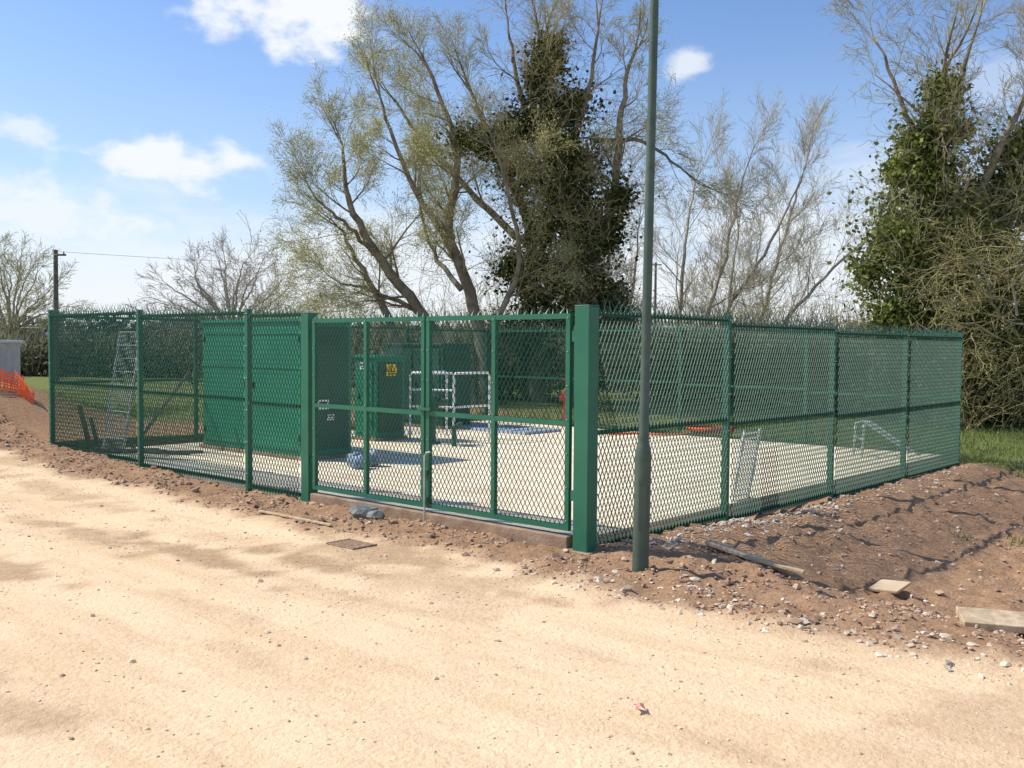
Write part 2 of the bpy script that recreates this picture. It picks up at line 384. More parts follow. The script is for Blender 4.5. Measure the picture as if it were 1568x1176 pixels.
# ---------------------------------------------------------------- kiosks
def kiosk(name,corner,wl,dp,ztop,doors,m,md,sign=None,base=.08,lip=.03,bands=()):
    mb=MB(); cx=corner-g*wl/2+rr*dp/2
    up=lambda h:(0,0,h)
    zb=base+.06
    box(mb,v3(cx,base+.03),v3(g)*(wl/2+.05),v3(rr)*(dp/2+.05),up(.0299),2)
    box(mb,v3(cx,(zb+ztop-.06)/2),v3(g)*wl/2,v3(rr)*dp/2,up((ztop-.06-zb)/2),0)
    box(mb,v3(cx,ztop-.03),v3(g)*(wl/2+lip),v3(rr)*(dp/2+lip),up(.0295),0)
    dw=(wl-.08*(doors+1))/doors
    for i in range(doors):
        c=corner-g*(.08+dw/2+i*(dw+.08))-rr*.012
        box(mb,v3(c,(zb+ztop)/2-.02),v3(g)*dw/2,v3(rr)*.010,up((ztop-zb)/2-.12),0)
        hc=corner-g*(.08+i*(dw+.08)+(.08 if i%2 else dw-.08))-rr*.035
        box(mb,v3(hc,(zb+ztop)/2),v3(g)*.012,v3(rr)*.012,up(.06),3)
        for zz in(zb+.3,ztop-.35):
            hc=corner-g*(.08+i*(dw+.08)+(dw-.02 if i%2 else .02))-rr*.03
            box(mb,v3(hc,zz),v3(g)*.012,v3(rr)*.01,up(.05),1)
    for z in bands: box(mb,v3(corner-g*wl/2-rr*.03,z),v3(g)*(wl/2-.01),v3(rr)*.006,up(.025),0)
    c=corner+g*.010+rr*dp/2
    box(mb,v3(c,(zb+ztop)/2-.02),v3(g)*.010,v3(rr)*(dp/2-.07),up((ztop-zb)/2-.12),1)  # side panel in darker green: the shade on this side put into its colour
    for k in range(5): box(mb,v3(corner+g*.024+rr*dp/2,ztop-.3-.035*k),v3(g)*.006,v3(rr)*(dp*.25),up(.010),1)
    if sign:
        for (face,along,z,w,h,kind) in sign:
            if face=='f': c=corner-g*along-rr*.028; ax=v3(g);n=-v3(rr)
            else: c=corner+rr*along+g*.034; ax=v3(rr); n=v3(g)
            box(mb,v3(c,z),ax*w/2,n*.004,up(h/2),5 if kind=='y' else 4)
            c2=v3(c,z)+n*.006
            if kind=='y':
                a=c2+ax*(-w*.36)+np.array([0,0,-h*.12]);b=c2+ax*(w*.36)+np.array([0,0,-h*.12]);t=c2+np.array([0,0,h*.42])
                for p,q_ in((a,b),(b,t),(t,a)): bar(mb,p,q_,n,.004,.02,3)
                bar(mb,c2+np.array([0,0,h*.2]),c2+np.array([0,0,-.06*h]),n,.004,.02,3)
                box(mb,c2+np.array([0,0,-h*.33]),ax*w*.36,n*.002,up(h*.05),3)
            else:
                box(mb,c2+np.array([0,0,h*.18]),ax*w*.35,n*.002,up(h*.12),3)
                box(mb,c2+np.array([0,0,-h*.2]),ax*w*.35,n*.002,up(h*.05),3)
    return mb.build(name,[m,md,M_kerb,M_black,M_white,M_yellow],bevel=.006)
kiosk('pump_control_kiosk',np.array([-3.42,15.2]),3.0,.95,2.44,2,M_kiosk,M_kioskd,sign=[('s',.35,1.0,.22,.16,'w'),('s',.5,.78,.14,.1,'w')],bands=(1.62,2.2))
kiosk('electrical_kiosk',np.array([-2.72,18.4]),.62,.75,1.80,1,M_kiosk,M_kioskd,sign=[('f',.3,1.58,.26,.14,'w'),('s',.38,1.5,.26,.24,'y')])
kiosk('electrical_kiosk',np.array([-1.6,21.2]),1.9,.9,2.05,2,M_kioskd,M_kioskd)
mb=MB()
hr=[np.array([-2.05,18.6]),np.array([-1.15,18.3])]
def rail(mb,a,b,z0,z1,r=.024,mids=(.5,)):
    tube(mb,[v3(a,z0),v3(a,z1-.05),v3(a+(b-a)*.04,z1),v3(b-(b-a)*.04,z1),v3(b,z1-.05),v3(b,z0)],[r]*6,8)
    for k in mids: tube(mb,[v3(a,z0+(z1-z0)*k),v3(b,z0+(z1-z0)*k)],[r*.85]*2,8)
rail(mb,hr[0],hr[1],.1,1.45,mids=(.5,.75)); rail(mb,hr[1],hr[1]+rr*1.0,.1,1.45); rail(mb,hr[0],hr[0]+rr*1.0,.1,1.45)
mb.build('safety_handrail',[M_white],smooth=True)
mb=MB()
tube(mb,[(-1.55,18.0,.08),(-1.55,18.0,.12),(-1.55,18.0,.121),(-1.55,18.0,.75)],[.16,.16,.07,.07],14)
box(mb,(-1.55,18.0,.9),(.13,0,0),(0,.10,0),(0,0,.12)); tube(mb,[(-1.42,18,.9),(-1.25,18,.9)],[.07,.06],12)
tube(mb,[(-1.55,17.88,.9),(-1.55,17.75,.9)],[.11,.11],14); box(mb,(-1.7,18,1.06),(.05,0,0),(0,.05,0),(0,0,.06))
tube(mb,[(-1.1,17.6,.08),(-1.1,17.6,.45),(-1.0,17.6,.5),(-.95,17.6,.5)],[.05]*4,10)
mb.build('valve_actuator',[M_kioskd],bevel=.01)
mb=MB()
x,y=1.3,22.2
tube(mb,[(x,y,.08),(x,y,.14),(x,y,.141),(x,y,.95),(x,y,1.0)],[.15,.15,.07,.07,.03],14)
tube(mb,[(x-.16,y,.75),(x+.16,y,.75)],[.06,.06],12); tube(mb,[(x,y,1.0),(x,y,1.2)],[.015,.015],8); tube(mb,[(x-.09,y,1.2),(x+.09,y,1.2)],[.015]*2,8)
mb.build('red_standpipe',[M_red],smooth=False)
mb=MB()
for(cx,cy,w,d) in((.1,20.9,.8,.6),(-1.1,22,.6,.5)):
    box(mb,(cx,cy,.11),v3(g)*w,v3(rr)*d,(0,0,.03),0)
    for k in(-.5,0,.5): box(mb,v3(np.array([cx,cy])+g*w*k,.146),v3(g)*.01,v3(rr)*d*.95,(0,0,.006),0)
mb.build('access_cover',[mat('cover_steel',(.3,.36,.45),.5,(.4,.46,.54),4)],bevel=.01)
mb=MB(); pts=[];
for k in range(60):
    a=k*.42; pts.append((4.4+(.34+.004*k)*math.cos(a),20.4+(.26+.003*k)*math.sin(a),.11+.0022*k))
tube(mb,pts,[.028]*60,6); tube(mb,[(3.9,20.2,.11),(3.3,19.9,.11),(2.7,20.2,.11),(2.1,20.0,.11)],[.025]*4,6)
mb.build('orange_hose',[M_orange],smooth=True)
mb=MB()
o=P0+rr*3.5-nr*.28; ud=rr; 
for s_ in(-.2,.2): bar(mb,v3(o+ud*s_,.08),v3(o+ud*s_+nr*.16,.98),v3(ud),.03,.03)
for k in range(13):
    f=.03+k/13; c=o+nr*.16*f
    box(mb,v3(c,.1+.88*f),v3(ud)*.185,v3(nr)*.02+np.array([0,0,.014]),v3(-nr)*.002+np.array([0,0,.004]))
mb.build('white_louvre_panel',[M_white])
mb=MB()
a=np.array([6.2,16.3]);b=np.array([7.1,16.0])
tube(mb,[v3(a,.08),v3(a+np.array([.03,0]),.65),v3(a+np.array([.15,0]),.7),v3(b,.15)],[.022]*4,8)
tube(mb,[v3(a+np.array([0,.4]),.08),v3(a+np.array([.03,.4]),.65),v3(a+np.array([.15,.4]),.7),v3(b+np.array([0,.4]),.15)],[.022]*4,8)
tube(mb,[v3(a+np.array([.15,0]),.7),v3(a+np.array([.15,.4]),.7)],[.02]*2,8); tube(mb,[v3(a+np.array([.02,0]),.4),v3(a+np.array([.02,.4]),.4)],[.02]*2,8)
mb.build('galvanised_guard_rail',[M_galv],smooth=True)
mb=MB()
a=np.array([-7.35,16.55]); b=np.array([-6.75,16.0]); lean=np.array([.28,.1])
def lp(f,h): p=a+(b-a)*f+lean*h/2; return v3(p,.1+h)
tube(mb,[lp(0,0),lp(0,2.1),lp(1,2.1),lp(1,0)],[.022]*4,8)
tube(mb,[lp(0,1.0),lp(1,1.0)],[.015]*2,6)
for k in range(1,12): tube(mb,[lp(k/12,0),lp(k/12,2.1)],[.004]*2,4)
for k in range(1,9): tube(mb,[lp(0,2.1*k/9),lp(1,2.1*k/9)],[.004]*2,4)
mb.build('site_barrier_panel',[M_galv])
mb=MB()
for k in range(5):
    bar(mb,(-7.3+.1*k,15.95-.05*k,.14+.03*(k%2)),(-5.9+.2*k,15.1+.3*R(),.18+.1*R()),(0,0,1),.05,.05)
bar(mb,(-7.4,16.2,.1),(-7.55,16.1,.9),(1,0,0),.06,.06); bar(mb,(-7.2,16.1,.1),(-7.35,16.1,.7),(1,0,0),.05,.05)
bar(mb,(-6.6,15.9,.1),(-5.8,16.6,1.5),(1,0,0),.04,.04)
mb.build('timber_offcuts',[M_woodd])
import bmesh
def lump(mb,c,s,n=2,seed=0,m=0,amp=.25,fr=2.0):
    bm=bmesh.new(); bmesh.ops.create_icosphere(bm,subdivisions=n,radius=1)
    vs=[]
    for v in bm.verts:
        k=1+amp*noise.fractal(v.co*fr+Vector((seed*7.1,seed*3.3,0)),1,2,3)
        vs.append((c[0]+v.co.x*s[0]*k,c[1]+v.co.y*s[1]*k,c[2]+v.co.z*s[2]*k))
    mb.add(vs,[[v.index for v in f.verts] for f in bm.faces],m); bm.free()
mb=MB()
lump(mb,(-2.35,14.3,.17),(.15,.13,.12),3,1,amp=.4); lump(mb,(-2.2,14.6,.2),(.14,.12,.15),3,2,amp=.4); lump(mb,(-2.5,14.7,.17),(.13,.12,.12),3,3,amp=.4)
mb.build('rubble_bags',[M_blue],smooth=True)

# ---------------------------------------------------------------- lamp column
lamp=bpy.data.objects.new('street_lamp',None); scene.collection.objects.link(lamp)
mb=MB(); bx,by=1.14,8.06; lx=.012
def LP(z): return (bx+lx*z,by,z)
tube(mb,[LP(-.2),LP(1.02),LP(1.08),LP(1.14),LP(1.2),LP(2.5),LP(3.8),LP(6.2)],[.073,.073,.072,.058,.044,.041,.039,.034],20)
tube(mb,[LP(1.19),LP(1.21)],[.05,.05],20)
mb.build('column',[M_lamp],smooth=True,parent=lamp)
mb=MB()
box(mb,(bx+.001,by-.074,.62),(.035,0,0),(0,.004,0),(0,0,.22)); box(mb,(bx,by-.08,.8),(.008,0,0),(0,.004,0),(0,0,.008))
mb.build('access_door',[M_lamp],parent=lamp,bevel=.003)
mb=MB(); tx=bx+lx*6.2
tube(mb,[(tx,by,6.15),(tx,by-.05,6.35),(tx,by-.3,6.42)],[.03,.03,.03],12); box(mb,(tx,by-.55,6.43),(.12,0,0),(0,.28,0),(0,0,.05)); box(mb,(tx,by-.55,6.375),(.1,0,0),(0,.22,0),(0,0,.012))
mb.build('lantern',[M_lamp],parent=lamp,bevel=.02)

# ---------------------------------------------------------------- foreground bits
mb=MB()
gc=np.array([-1.6,9.2]); zg=gz(*gc)+.008
for i in range(7):
    o=gc+rr*(-.135+.045*i); bar(mb,v3(o-g*.19,zg),v3(o+g*.19,zg),(0,0,1),.015,.018)
for s_ in(-1,1):
    bar(mb,v3(gc+g*.2*s_-rr*.15,zg),v3(gc+g*.2*s_+rr*.15,zg),(0,0,1),.02,.02)
mb.build('drain_grate',[M_rust],bevel=.003)
mb=MB(); 
lump(mb,(-1.68,10.45,.1),(.16,.13,.10),2,4,amp=.5); lump(mb,(-1.52,10.35,.07),(.10,.08,.08),2,5,amp=.5)
mb.build('broken_concrete_lump',[mat('dark_concrete',(.16,.16,.15),.9,(.3,.3,.28),6,bump=.5,bscale=30)])
mb=MB()
bar(mb,(1.93,9.02,gz(1.93,9.02)+.07),(2.62,8.45,gz(2.62,8.45)+.06),(0,0,1),.035,.11)
bar(mb,(2.2,8.62,gz(2.2,8.6)+.07),(2.66,8.30,gz(2.66,8.3)+.07),(0,0,1),.03,.07)
mb.build('timber_plank',[M_wood],bevel=.005)
mb=MB(); z=gz(3.45,6.7)+.05
box(mb,(3.72,6.55,z),(.45,-.10,-.01),(.03,.13,.02),(0,.0,.025))
mb.build('timber_board',[M_wood],bevel=.004)
mb=MB(); z=gz(3.6,8.75)
box(mb,(3.62,8.75,z+.05),(.09,-.13,.02),(.09,.06,.03),(0,-.01,.02))
mb.build('broken_paving_slab',[M_peb],bevel=.012)
mb=MB(); 
bar(mb,(-2.95,10.75,gz(-2.95,10.75)+.02),(-1.95,9.95,gz(-1.95,9.95)+.02),(0,0,1),.02,.04)
mb.build('timber_batten',[M_wood],bevel=.003)
mb=MB(); x,y=.715,5.0; z=gz(x,y)+.012
pts=[(-.03,.05,.01),(.0,.02,.03),(.03,.055,.012),(.022,.0,.02),(.035,-.05,.008),(.0,-.02,.03),(-.03,-.05,.01),(-.02,.0,.018)]
mb.add([(x+a,y+b,z+c) for a,b,c in pts],[(0,1,7),(1,2,3),(1,3,5),(1,5,7),(3,4,5),(5,6,7)])
mb.build('sweet_wrapper',[mat('wrapper_red',(.5,.10,.08),.4,(.6,.35,.3),60)])

# rubble stones
ico=[];t_=(1+5**.5)/2
for a_ in(-1,1):
    for b_ in(-t_,t_): ico+=[(a_,b_,0),(0,a_,b_),(b_,0,a_)]
ico=np.array(ico)/np.linalg.norm(ico[0])
import itertools
fs=[f for f in itertools.combinations(range(12),3) if all(abs(np.linalg.norm(ico[f[i]]-ico[f[(i+1)%3]])-1.0515)<.02 for i in range(3))]
fs2=[]
for f in fs:
    n_=np.cross(ico[f[1]]-ico[f[0]],ico[f[2]]-ico[f[0]])
    fs2.append(f if np.dot(n_,ico[f[0]])>0 else (f[0],f[2],f[1]))
fs2=np.array(fs2)
def rocks(mb,pts,sizes,m=0):
    for p,s in zip(pts,sizes):
        v=ico*(1+.3*np.random.normal(size=(12,1)))*np.array([1,.6+.5*R(),.4+.35*R()])*s
        an=R()*6.28; c,s_=math.cos(an),math.sin(an)
        v=np.stack([v[:,0]*c-v[:,1]*s_,v[:,0]*s_+v[:,1]*c,v[:,2]],1)+np.array([p[0],p[1],p[2]+s*.12])
        mb.add(v,fs2,m)
pd=[];sd=[];pp=[];sp_=[]
while len(pd)<10000:
    a=random.uniform(-15,6.5); s=random.uniform(-1,1.4) if R()<.55 else random.uniform(-8,1.5)
    p=P0+g*a+nf*s
    if p[0]>9 or p[1]>22: continue
    a_,s__,q,t,road,gr,n1,n2=zones(*p)
    if s__<.08 and q<.08: continue
    if q>0 and t>11: continue
    if road>.55 or gr>.5: continue
    if fbm(p[0],p[1],1.1,3,31)<-.05 and R()<.7: continue
    sz=min(.07,.006+abs(G(0,.009))+(.035*R() if R()<.04 else 0)); z=gz(*p); pd.append((*p,z)); sd.append(sz)
while len(pp)<6500:
    a=random.uniform(-16,7); s=1+abs(G(0,3.2)); p=P0+g*a+nf*s
    if p[1]<2.6 or abs(p[0])>.62*p[1]+1: continue
    if fbm(p[0],p[1],.9,3,41)<0 and R()<.7: continue
    pp.append((*p,gz(*p))); sp_.append(.003+abs(G(0,.004))+(.02*R() if R()<.015 else 0))
mb=MB(); rocks(mb,pd,sd)
pl=[];sl=[]
for _ in range(1000):
    t=random.uniform(.6,4.8) if R()<.6 else random.uniform(.5,10.5); q=.15+abs(G(0,.30)); p=P0+rr*t+nr*q; pl.append((*p,gz(*p))); sl.append(.006+abs(G(0,.015)))
for _ in range(350):
    t=random.uniform(-4.5,.2); s=random.uniform(.5,1.2); p=P0-g*t+nf*s; pl.append((*p,gz(*p))); sl.append(.006+abs(G(0,.012)))
for _ in range(500):
    t=random.uniform(-1,9); q=random.uniform(.3,4.5); p=P0+rr*t+nr*q
    if zones(*p)[4]<.5: pl.append((*p,gz(*p))); sl.append(.006+abs(G(0,.014)))
rocks(mb,pl,sl,1)
mb.build('rubble_stones',[M_stone,M_pale])
mb=MB(); rocks(mb,pp,sp_); mb.build('road_pebbles',[M_peb])

mb=MB(); pts=[]
def blades(mb,P,h):
    P=np.array(P);N_=len(P); an=np.random.rand(N_)*6.28; w=.006+.006*np.random.rand(N_)
    hh=h*(.5+np.random.rand(N_)); d=np.stack([np.cos(an),np.sin(an),0*an],1); l=np.random.normal(size=(N_,3))*.4; l[:,2]=1
    V=np.stack([P-d*w[:,None],P+d*w[:,None],P+l*hh[:,None]],1); mb.add(V.reshape(-1,3),np.arange(N_*3).reshape(N_,3))
tries=0
while len(pts)<24000 and tries<200000:
    tries+=1
    x=random.uniform(5.5,16);y=random.uniform(13.5,26)
    if x>.6*y+2: continue
    a_,s_,q,t,road,gr,n1,n2=zones(x,y)
    if gr<.35: continue
    pts.append((x,y,gz(x,y)-.01))
for k in range(6):
    q=random.uniform(1.8,3.6);t=random.uniform(5,10); c=P0+rr*t+nr*q
    for _ in range(14):
        x=c[0]+G(0,.06);y=c[1]+G(0,.06); pts.append((x,y,gz(x,y)-.01))
blades(mb,pts,.10)
pts=[(x,y,gz(x,y)) for x,y in [(random.uniform(-14,-8.8),random.uniform(20,26)) for _ in range(5000)]]
blades(mb,pts,.15)
mb.build('grass',[M_grass])

# ---------------------------------------------------------------- trees
def rnd(): return Vector((G(0,1),G(0,1),G(0,1)))
def grow(S,T,p,d,L,r,lev,mx,P):
    n=P['seg'][lev]; st=L/n; rmin=P['rmin']
    ra=r; wan=P['wan'][lev]; up=P['up'][lev]
    for i in range(n):
        d=Vector((d.x+G(0,wan),d.y+G(0,wan),d.z+G(0,wan)+up)).normalized()
        q=p+d*st; rb=max(rmin,r*(1-.7*(i+1)/n))
        S.append((p.x,p.y,p.z,q.x,q.y,q.z,ra,rb))
        p=q; ra=rb
        if lev<mx:
            k=P['kids'][lev]; c=int(k)+(R()<k-int(k))
            for _ in range(c):
                ax=d.cross(rnd()); 
                if ax.length<1e-3: continue
                ax.normalize(); an=math.radians(random.uniform(*P['ang']))
                nd=d*math.cos(an)+ax*math.sin(an)
                grow(S,T,p,nd,L*P['rat'][lev]*random.uniform(.65,1.15)*(1-.3*i/n),max(rmin,ra*.5),lev+1,mx,P)
    if lev>=mx-1: T.append((p.x,p.y,p.z))
def stems(S,T,lines,P,mx,L1,start=.3,dens=1.2,ang=(30,65),bias=(0,0,0)):
    for pts,r0,r1 in lines:
        pts=[Vector(p) for p in pts]
        fine=[]
        for i in range(len(pts)-1):
            p0=pts[max(i-1,0)];p1=pts[i];p2=pts[i+1];p3=pts[min(i+2,len(pts)-1)]
            for k in range(6):
                t=k/6
                fine.append(.5*((2*p1)+(p2-p0)*t+(2*p0-5*p1+4*p2-p3)*t*t+(3*p1-p0-3*p2+p3)*t*t*t)+rnd()*.03)
        fine.append(pts[-1]); n=len(fine)
        for i in range(n-1):
            f=i/(n-1);f2=(i+1)/(n-1)
            ra=r0+(r1-r0)*f;rb=r0+(r1-r0)*f2
            S.append((*fine[i],*fine[i+1],ra,rb))
            if f>start:
                dd=(fine[i+1]-fine[i]); c=dens*dd.length; c=int(c)+(R()<c-int(c)); dn=dd.normalized()
                for _ in range(c):
                    ax=dn.cross(rnd()).normalized()
                    nd=(Matrix.Rotation(math.radians(random.uniform(*ang)),3,ax)@dn+Vector(bias)).normalized()
                    grow(S,T,fine[i],nd,L1*random.uniform(.55,1.2)*(1-.25*f),min(.05,max(P['rmin'],rb*.4)),0,mx,P)
        for _ in range(2): grow(S,T,fine[-1],((fine[-1]-fine[-2]).normalized()+rnd()*.15).normalized(),L1*.8,r1*.8,0,mx,P)
def tree_mesh(name,S,mats,extra=None):
    mb=MB()
    big=[s for s in S if s[6]>.09]; mid=[s for s in S if .022<s[6]<=.09]; sm_=[s for s in S if s[6]<=.022]
    segs_mesh(mb,big,9,0); segs_mesh(mb,mid,5,0); segs_mesh(mb,sm_,3,1)
    if extra: extra(mb)
    return mb.build(name,mats,smooth=True)
def clumps(cl,n,sub=14,rs=(.16,.5)):
    out=[]
    tw=sum(c[5] for c in cl)
    for c in cl:
        subs=[]
        for _ in range(max(4,int(sub*c[5]))):
            v=rnd().normalized()*(R()**.4); subs.append((c[0]+v.x*c[3],c[1]+v.y*c[3]*.8,c[2]+v.z*c[4],random.uniform(*rs)))
        for i in range(int(n*c[5]/tw)):
            if R()<.16:
                out.append((c[0]+G(0,.65)*c[3],c[1]+G(0,.5)*c[3],c[2]+G(0,.65)*c[4])); continue
            s=random.choice(subs); v=rnd()*(s[3]*.52)
            out.append((s[0]+v.x,s[1]+v.y,s[2]+v.z*1.25))
    return out
def ivytwigs(S,cl,n,L,r=.008):
    P=dict(seg=[4,3],kids=[1.3,0],rat=[.5,.5],wan=[.25,.3],up=[0,0],ang=(20,60),rmin=r)
    tw=sum(c[5] for c in cl)
    for c in cl:
        for _ in range(int(n*c[5]/tw)):
            v=rnd().normalized(); p=Vector((c[0]+v.x*c[3]*.7,c[1]+v.y*c[3]*.7,c[2]+v.z*c[4]*.7))
            grow(S,[],p,(v+Vector((0,0,.1))).normalized(),L*random.uniform(.5,1.2),r*1.6,0,1,P)

PW=dict(seg=[5,4,4,2],kids=[1.6,1.5,1.3,0],rat=[.6,.62,.66,.5],wan=[.11,.13,.15,.16],up=[.06,.05,.01,-.03],ang=(20,50),rmin=.0046)
S=[];T=[]
def b(x,z,dy=0): return (x,30+dy,z)
LA=[([b(2.3,-.1),b(2.1,3),b(1.7,6),b(1.1,9),b(.9,11.4)],.40,.09),
    ([b(1.0,-.1,.5),b(.6,3,.5),b(.5,6,.8),b(-.6,8.5,1),b(-1.4,10.4,1.2)],.28,.06),
    ([b(2.2,3.5,-.3),b(3.1,6.5,-.8),b(3.3,9,-1),b(3.6,10.8,-1.2)],.18,.05),
    ([b(1.4,7,0),b(2.2,9.5,-.5),b(2.6,11.8,-1)],.13,.04),
    ([b(2.6,8.6,0),b(4.0,8.4,-1),b(5.2,7.4,-1.5)],.09,.03),
    ([b(1.2,8,.4),b(.2,10.2,.4),b(-.2,12.2,.4)],.13,.04)]
LB=[([b(-.6,-.1,-1),b(-1.2,3.2,-1),b(-2.0,5.6,-1),b(-1.7,8.0,-1.3),b(-2.6,10.4,-1.5)],.24,.05),
    ([b(-1.2,-.1,.5),b(-2.8,2.8,.5),b(-4.5,5.0,.2),b(-5.3,6.8,0),b(-5.5,8.4,0)],.24,.04),
    ([b(-3.0,-.1,0),b(-3.9,2.6,0),b(-4.8,4.2,.6),b(-5.8,5.9,1)],.19,.04),
    ([b(-1.9,5.0,-1),b(-3.2,7.2,-1.6),b(-4.0,9.4,-2)],.12,.04),
    ([b(.6,5.2,.5),b(-1.2,7.0,2),b(-3.2,9.2,2.6),b(-4.2,10.6,2.8)],.14,.04),
    ([b(-3.2,3.2,.5),b(-4.4,3.7,.2),b(-5.6,4.0,0)],.09,.03),
    ([b(-4.5,5.0,.2),b(-5.4,5.9,-.5),b(-6.2,6.6,-.8)],.08,.03),
    ([b(-1.7,3.8,0),b(-2.8,5.4,.8),b(-3.2,7.4,1.2)],.10,.03),
    ([b(-1.0,2,-1),b(.2,4.5,-1.6),b(-.4,7.5,-2)],.12,.04)]
stems(S,T,LA,PW,3,2.3,start=.3,dens=1.15)
T2=[]
stems(S,T2,LB,PW,3,2.1,start=.25,dens=1.8)
ivy=[(2.2,30,3.2,1.1,1.6,1.6),(1.2,29.8,4.6,1.2,1.2,1.5),(2.6,29.7,5.2,.9,1.2,1.2),(1.5,29.9,6.3,1.3,1.0,1.5),(.6,30,7.6,1.2,.7,1.1),(1.7,29.8,8.0,1.0,.9,1.1),
     (-.6,30.6,8.8,1.1,.5,.9),(.9,29.9,9.3,1.0,.8,1.1),(2.1,29.7,9.6,.6,.6,.5),(1.0,29.9,10.7,.7,.7,.8),(1.0,29.9,11.6,.4,.4,.3),(3.2,29.2,6.6,.45,1.0,.5),(-1.7,29,8.3,.5,.4,.25),
     (3.1,29.6,3.0,.8,.9,.6),(.5,30.4,2.6,.8,1.3,.8),(0,30.2,4.6,.6,.9,.5)]
iv=clumps(ivy,44000)
ivytwigs(S,ivy,900,1.4,.006)
TT=np.array(T2); TA=np.array(T)
def ex(mb):
    leaves_mesh(mb,iv,.13,2,aspect=.8)
    C=np.repeat(TT,2,axis=0)+np.random.normal(size=(len(TT)*2,3))*.14
    leaves_mesh(mb,C,.050,3)
    leaves_mesh(mb,TA+np.random.normal(size=TA.shape)*.12,.045,3)
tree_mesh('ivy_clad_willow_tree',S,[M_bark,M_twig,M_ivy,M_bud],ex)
print('willow segs',len(S),len(T),len(T2))
PA=dict(PW); PA['ang']=(16,38); PA['up']=[.08,.06,.04,.01]; PA['rmin']=.0052; PA['kids']=[1.5,1.4,1.1,0]
for (bx_,by_,ln) in ((6.8,35,[[(0,0),(.4,3),(1.3,6),(2.0,8.8)],[(.2,0),(1.2,3),(2.6,5.6),(3.8,8.0)],[(-.2,0),(-.5,3),(-.3,6),(.2,8.4)]]),
                  (9.2,37,[[(0,0),(.6,3.2),(1.6,6.5),(2.3,9)],[(.1,0),(1.6,3),(3.6,5.3),(5.3,6.8)],[(0,0),(-.4,3.4),(-.2,6.8)]]),
                  (4.0,40,[[(0,0),(.2,3),(.1,6),(.8,8.8)],[(.1,1),(1.1,4),(1.4,7.2)]])):
    S=[];T=[]
    stems(S,T,[([(bx_+x,by_+G(0,.4),z-.1) for x,z in l],.12,.03) for l in ln],PA,3,2.7,start=.2,dens=1.35,ang=(20,50))
    TB=np.array(T)
    def ex2(mb): leaves_mesh(mb,TB[::3]+np.random.normal(size=(len(TB[::3]),3))*.1,.045,2)
    tree_mesh('bare_ash_tree',S,[M_barkl,M_twigl,M_bud],ex2); print('ash',len(S))
S=[];T=[]
PR=dict(PW); PR['rmin']=.0044; PR['kids']=[1.5,1.4,1.2,0]
c_=lambda x,z,dy=0:(x,24+dy,z-.3)
LR=[([c_(11.1,0),c_(11.2,3),c_(11.0,5.5),c_(10.9,8),c_(11.0,9.4)],.3,.06),
    ([c_(11.7,0,.5),c_(12.6,3,.5),c_(13.0,6,.5),c_(13.6,9.0,.6)],.24,.05),
    ([c_(11.3,4.5),c_(12.2,7.3,-.5),c_(13.2,9.6,-.8)],.13,.04),
    ([c_(11.0,6.5),c_(10.2,8.4,.3),c_(9.6,10.0,.4)],.10,.03),
    ([c_(11.0,7),c_(11.5,9.0,.3),c_(12.0,10.6,.4)],.10,.03),
    ([c_(12.8,4,.3),c_(14.2,6.0,-.4),c_(15.2,8.2,-.6)],.12,.04)]
stems(S,T,LR,PR,3,2.3,start=.3,dens=1.4)
ivl=[(10.3,24,3.4,1.1,1.2,1.4),(11.5,24,3.2,.9,1.2,1.0),(10.2,24,5.1,1.0,.9,1.3),(11.3,23.8,4.9,.9,.8,1.0),(10.8,24,6.4,1.1,.7,1.2),(10.9,24,7.5,.8,.6,.9),(11.0,24,8.5,.35,.7,.45),(9.7,24,4.2,.7,.7,.6),
     (12.7,24.3,4.3,.9,1.2,1.1),(12.9,24.3,6.0,.9,.8,1.0),(13.1,24.4,7.3,.8,.5,.6),(13.4,24.2,3.0,1.0,1.1,1.1),(12.1,24,2.0,1.3,.8,1.0),(9.9,24,2.5,.6,.6,.5),(14.4,24.2,5.0,.8,.9,.8),(12.0,24.1,5.6,.6,.8,.6)]
ivr=clumps(ivl,54000)
ivytwigs(S,ivl,600,1.3,.005)
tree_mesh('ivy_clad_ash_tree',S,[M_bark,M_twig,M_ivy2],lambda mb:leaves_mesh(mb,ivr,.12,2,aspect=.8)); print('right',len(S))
S=[];T=[]
PS=dict(seg=[5,4,3],kids=[1.4,1.3,0],rat=[.55,.55,.5],wan=[.2,.25,.3],up=[-.05,-.06,-.03],ang=(20,60),rmin=.006)
for k in range(36):
    p=Vector((random.uniform(11.0,14.5),random.uniform(20.5,22.8),random.uniform(1.8,4.6))); grow(S,T,p,Vector((-.5+G(0,.5),-.4,.15+G(0,.3))).normalized(),2.0,.03,0,2,PS)
for k in range(40):
    p=Vector((random.uniform(10.5,15.5),random.uniform(22,24),-.4)); grow(S,T,p,Vector((G(0,.3),G(0,.3),1)).normalized(),2.2,.025,0,2,dict(PS,up=[.05,.02,0]))
TS=np.array(T)
dk=clumps([(x,24.5+R(),.8,1.0,1.0,1) for x in (10.5,11.8,13,14.4,15.6,16.8)],16000)
M_lich=dmat('lichen_twigs',(.20,.17,.08),(.38,.34,.16))
def ex3(mb):
    leaves_mesh(mb,TS+np.random.normal(size=TS.shape)*.12,.06,2); leaves_mesh(mb,dk,.13,3)
tree_mesh('hawthorn_bush',S,[M_barkl,M_lich,M_hedgeo,M_hedge],ex3)
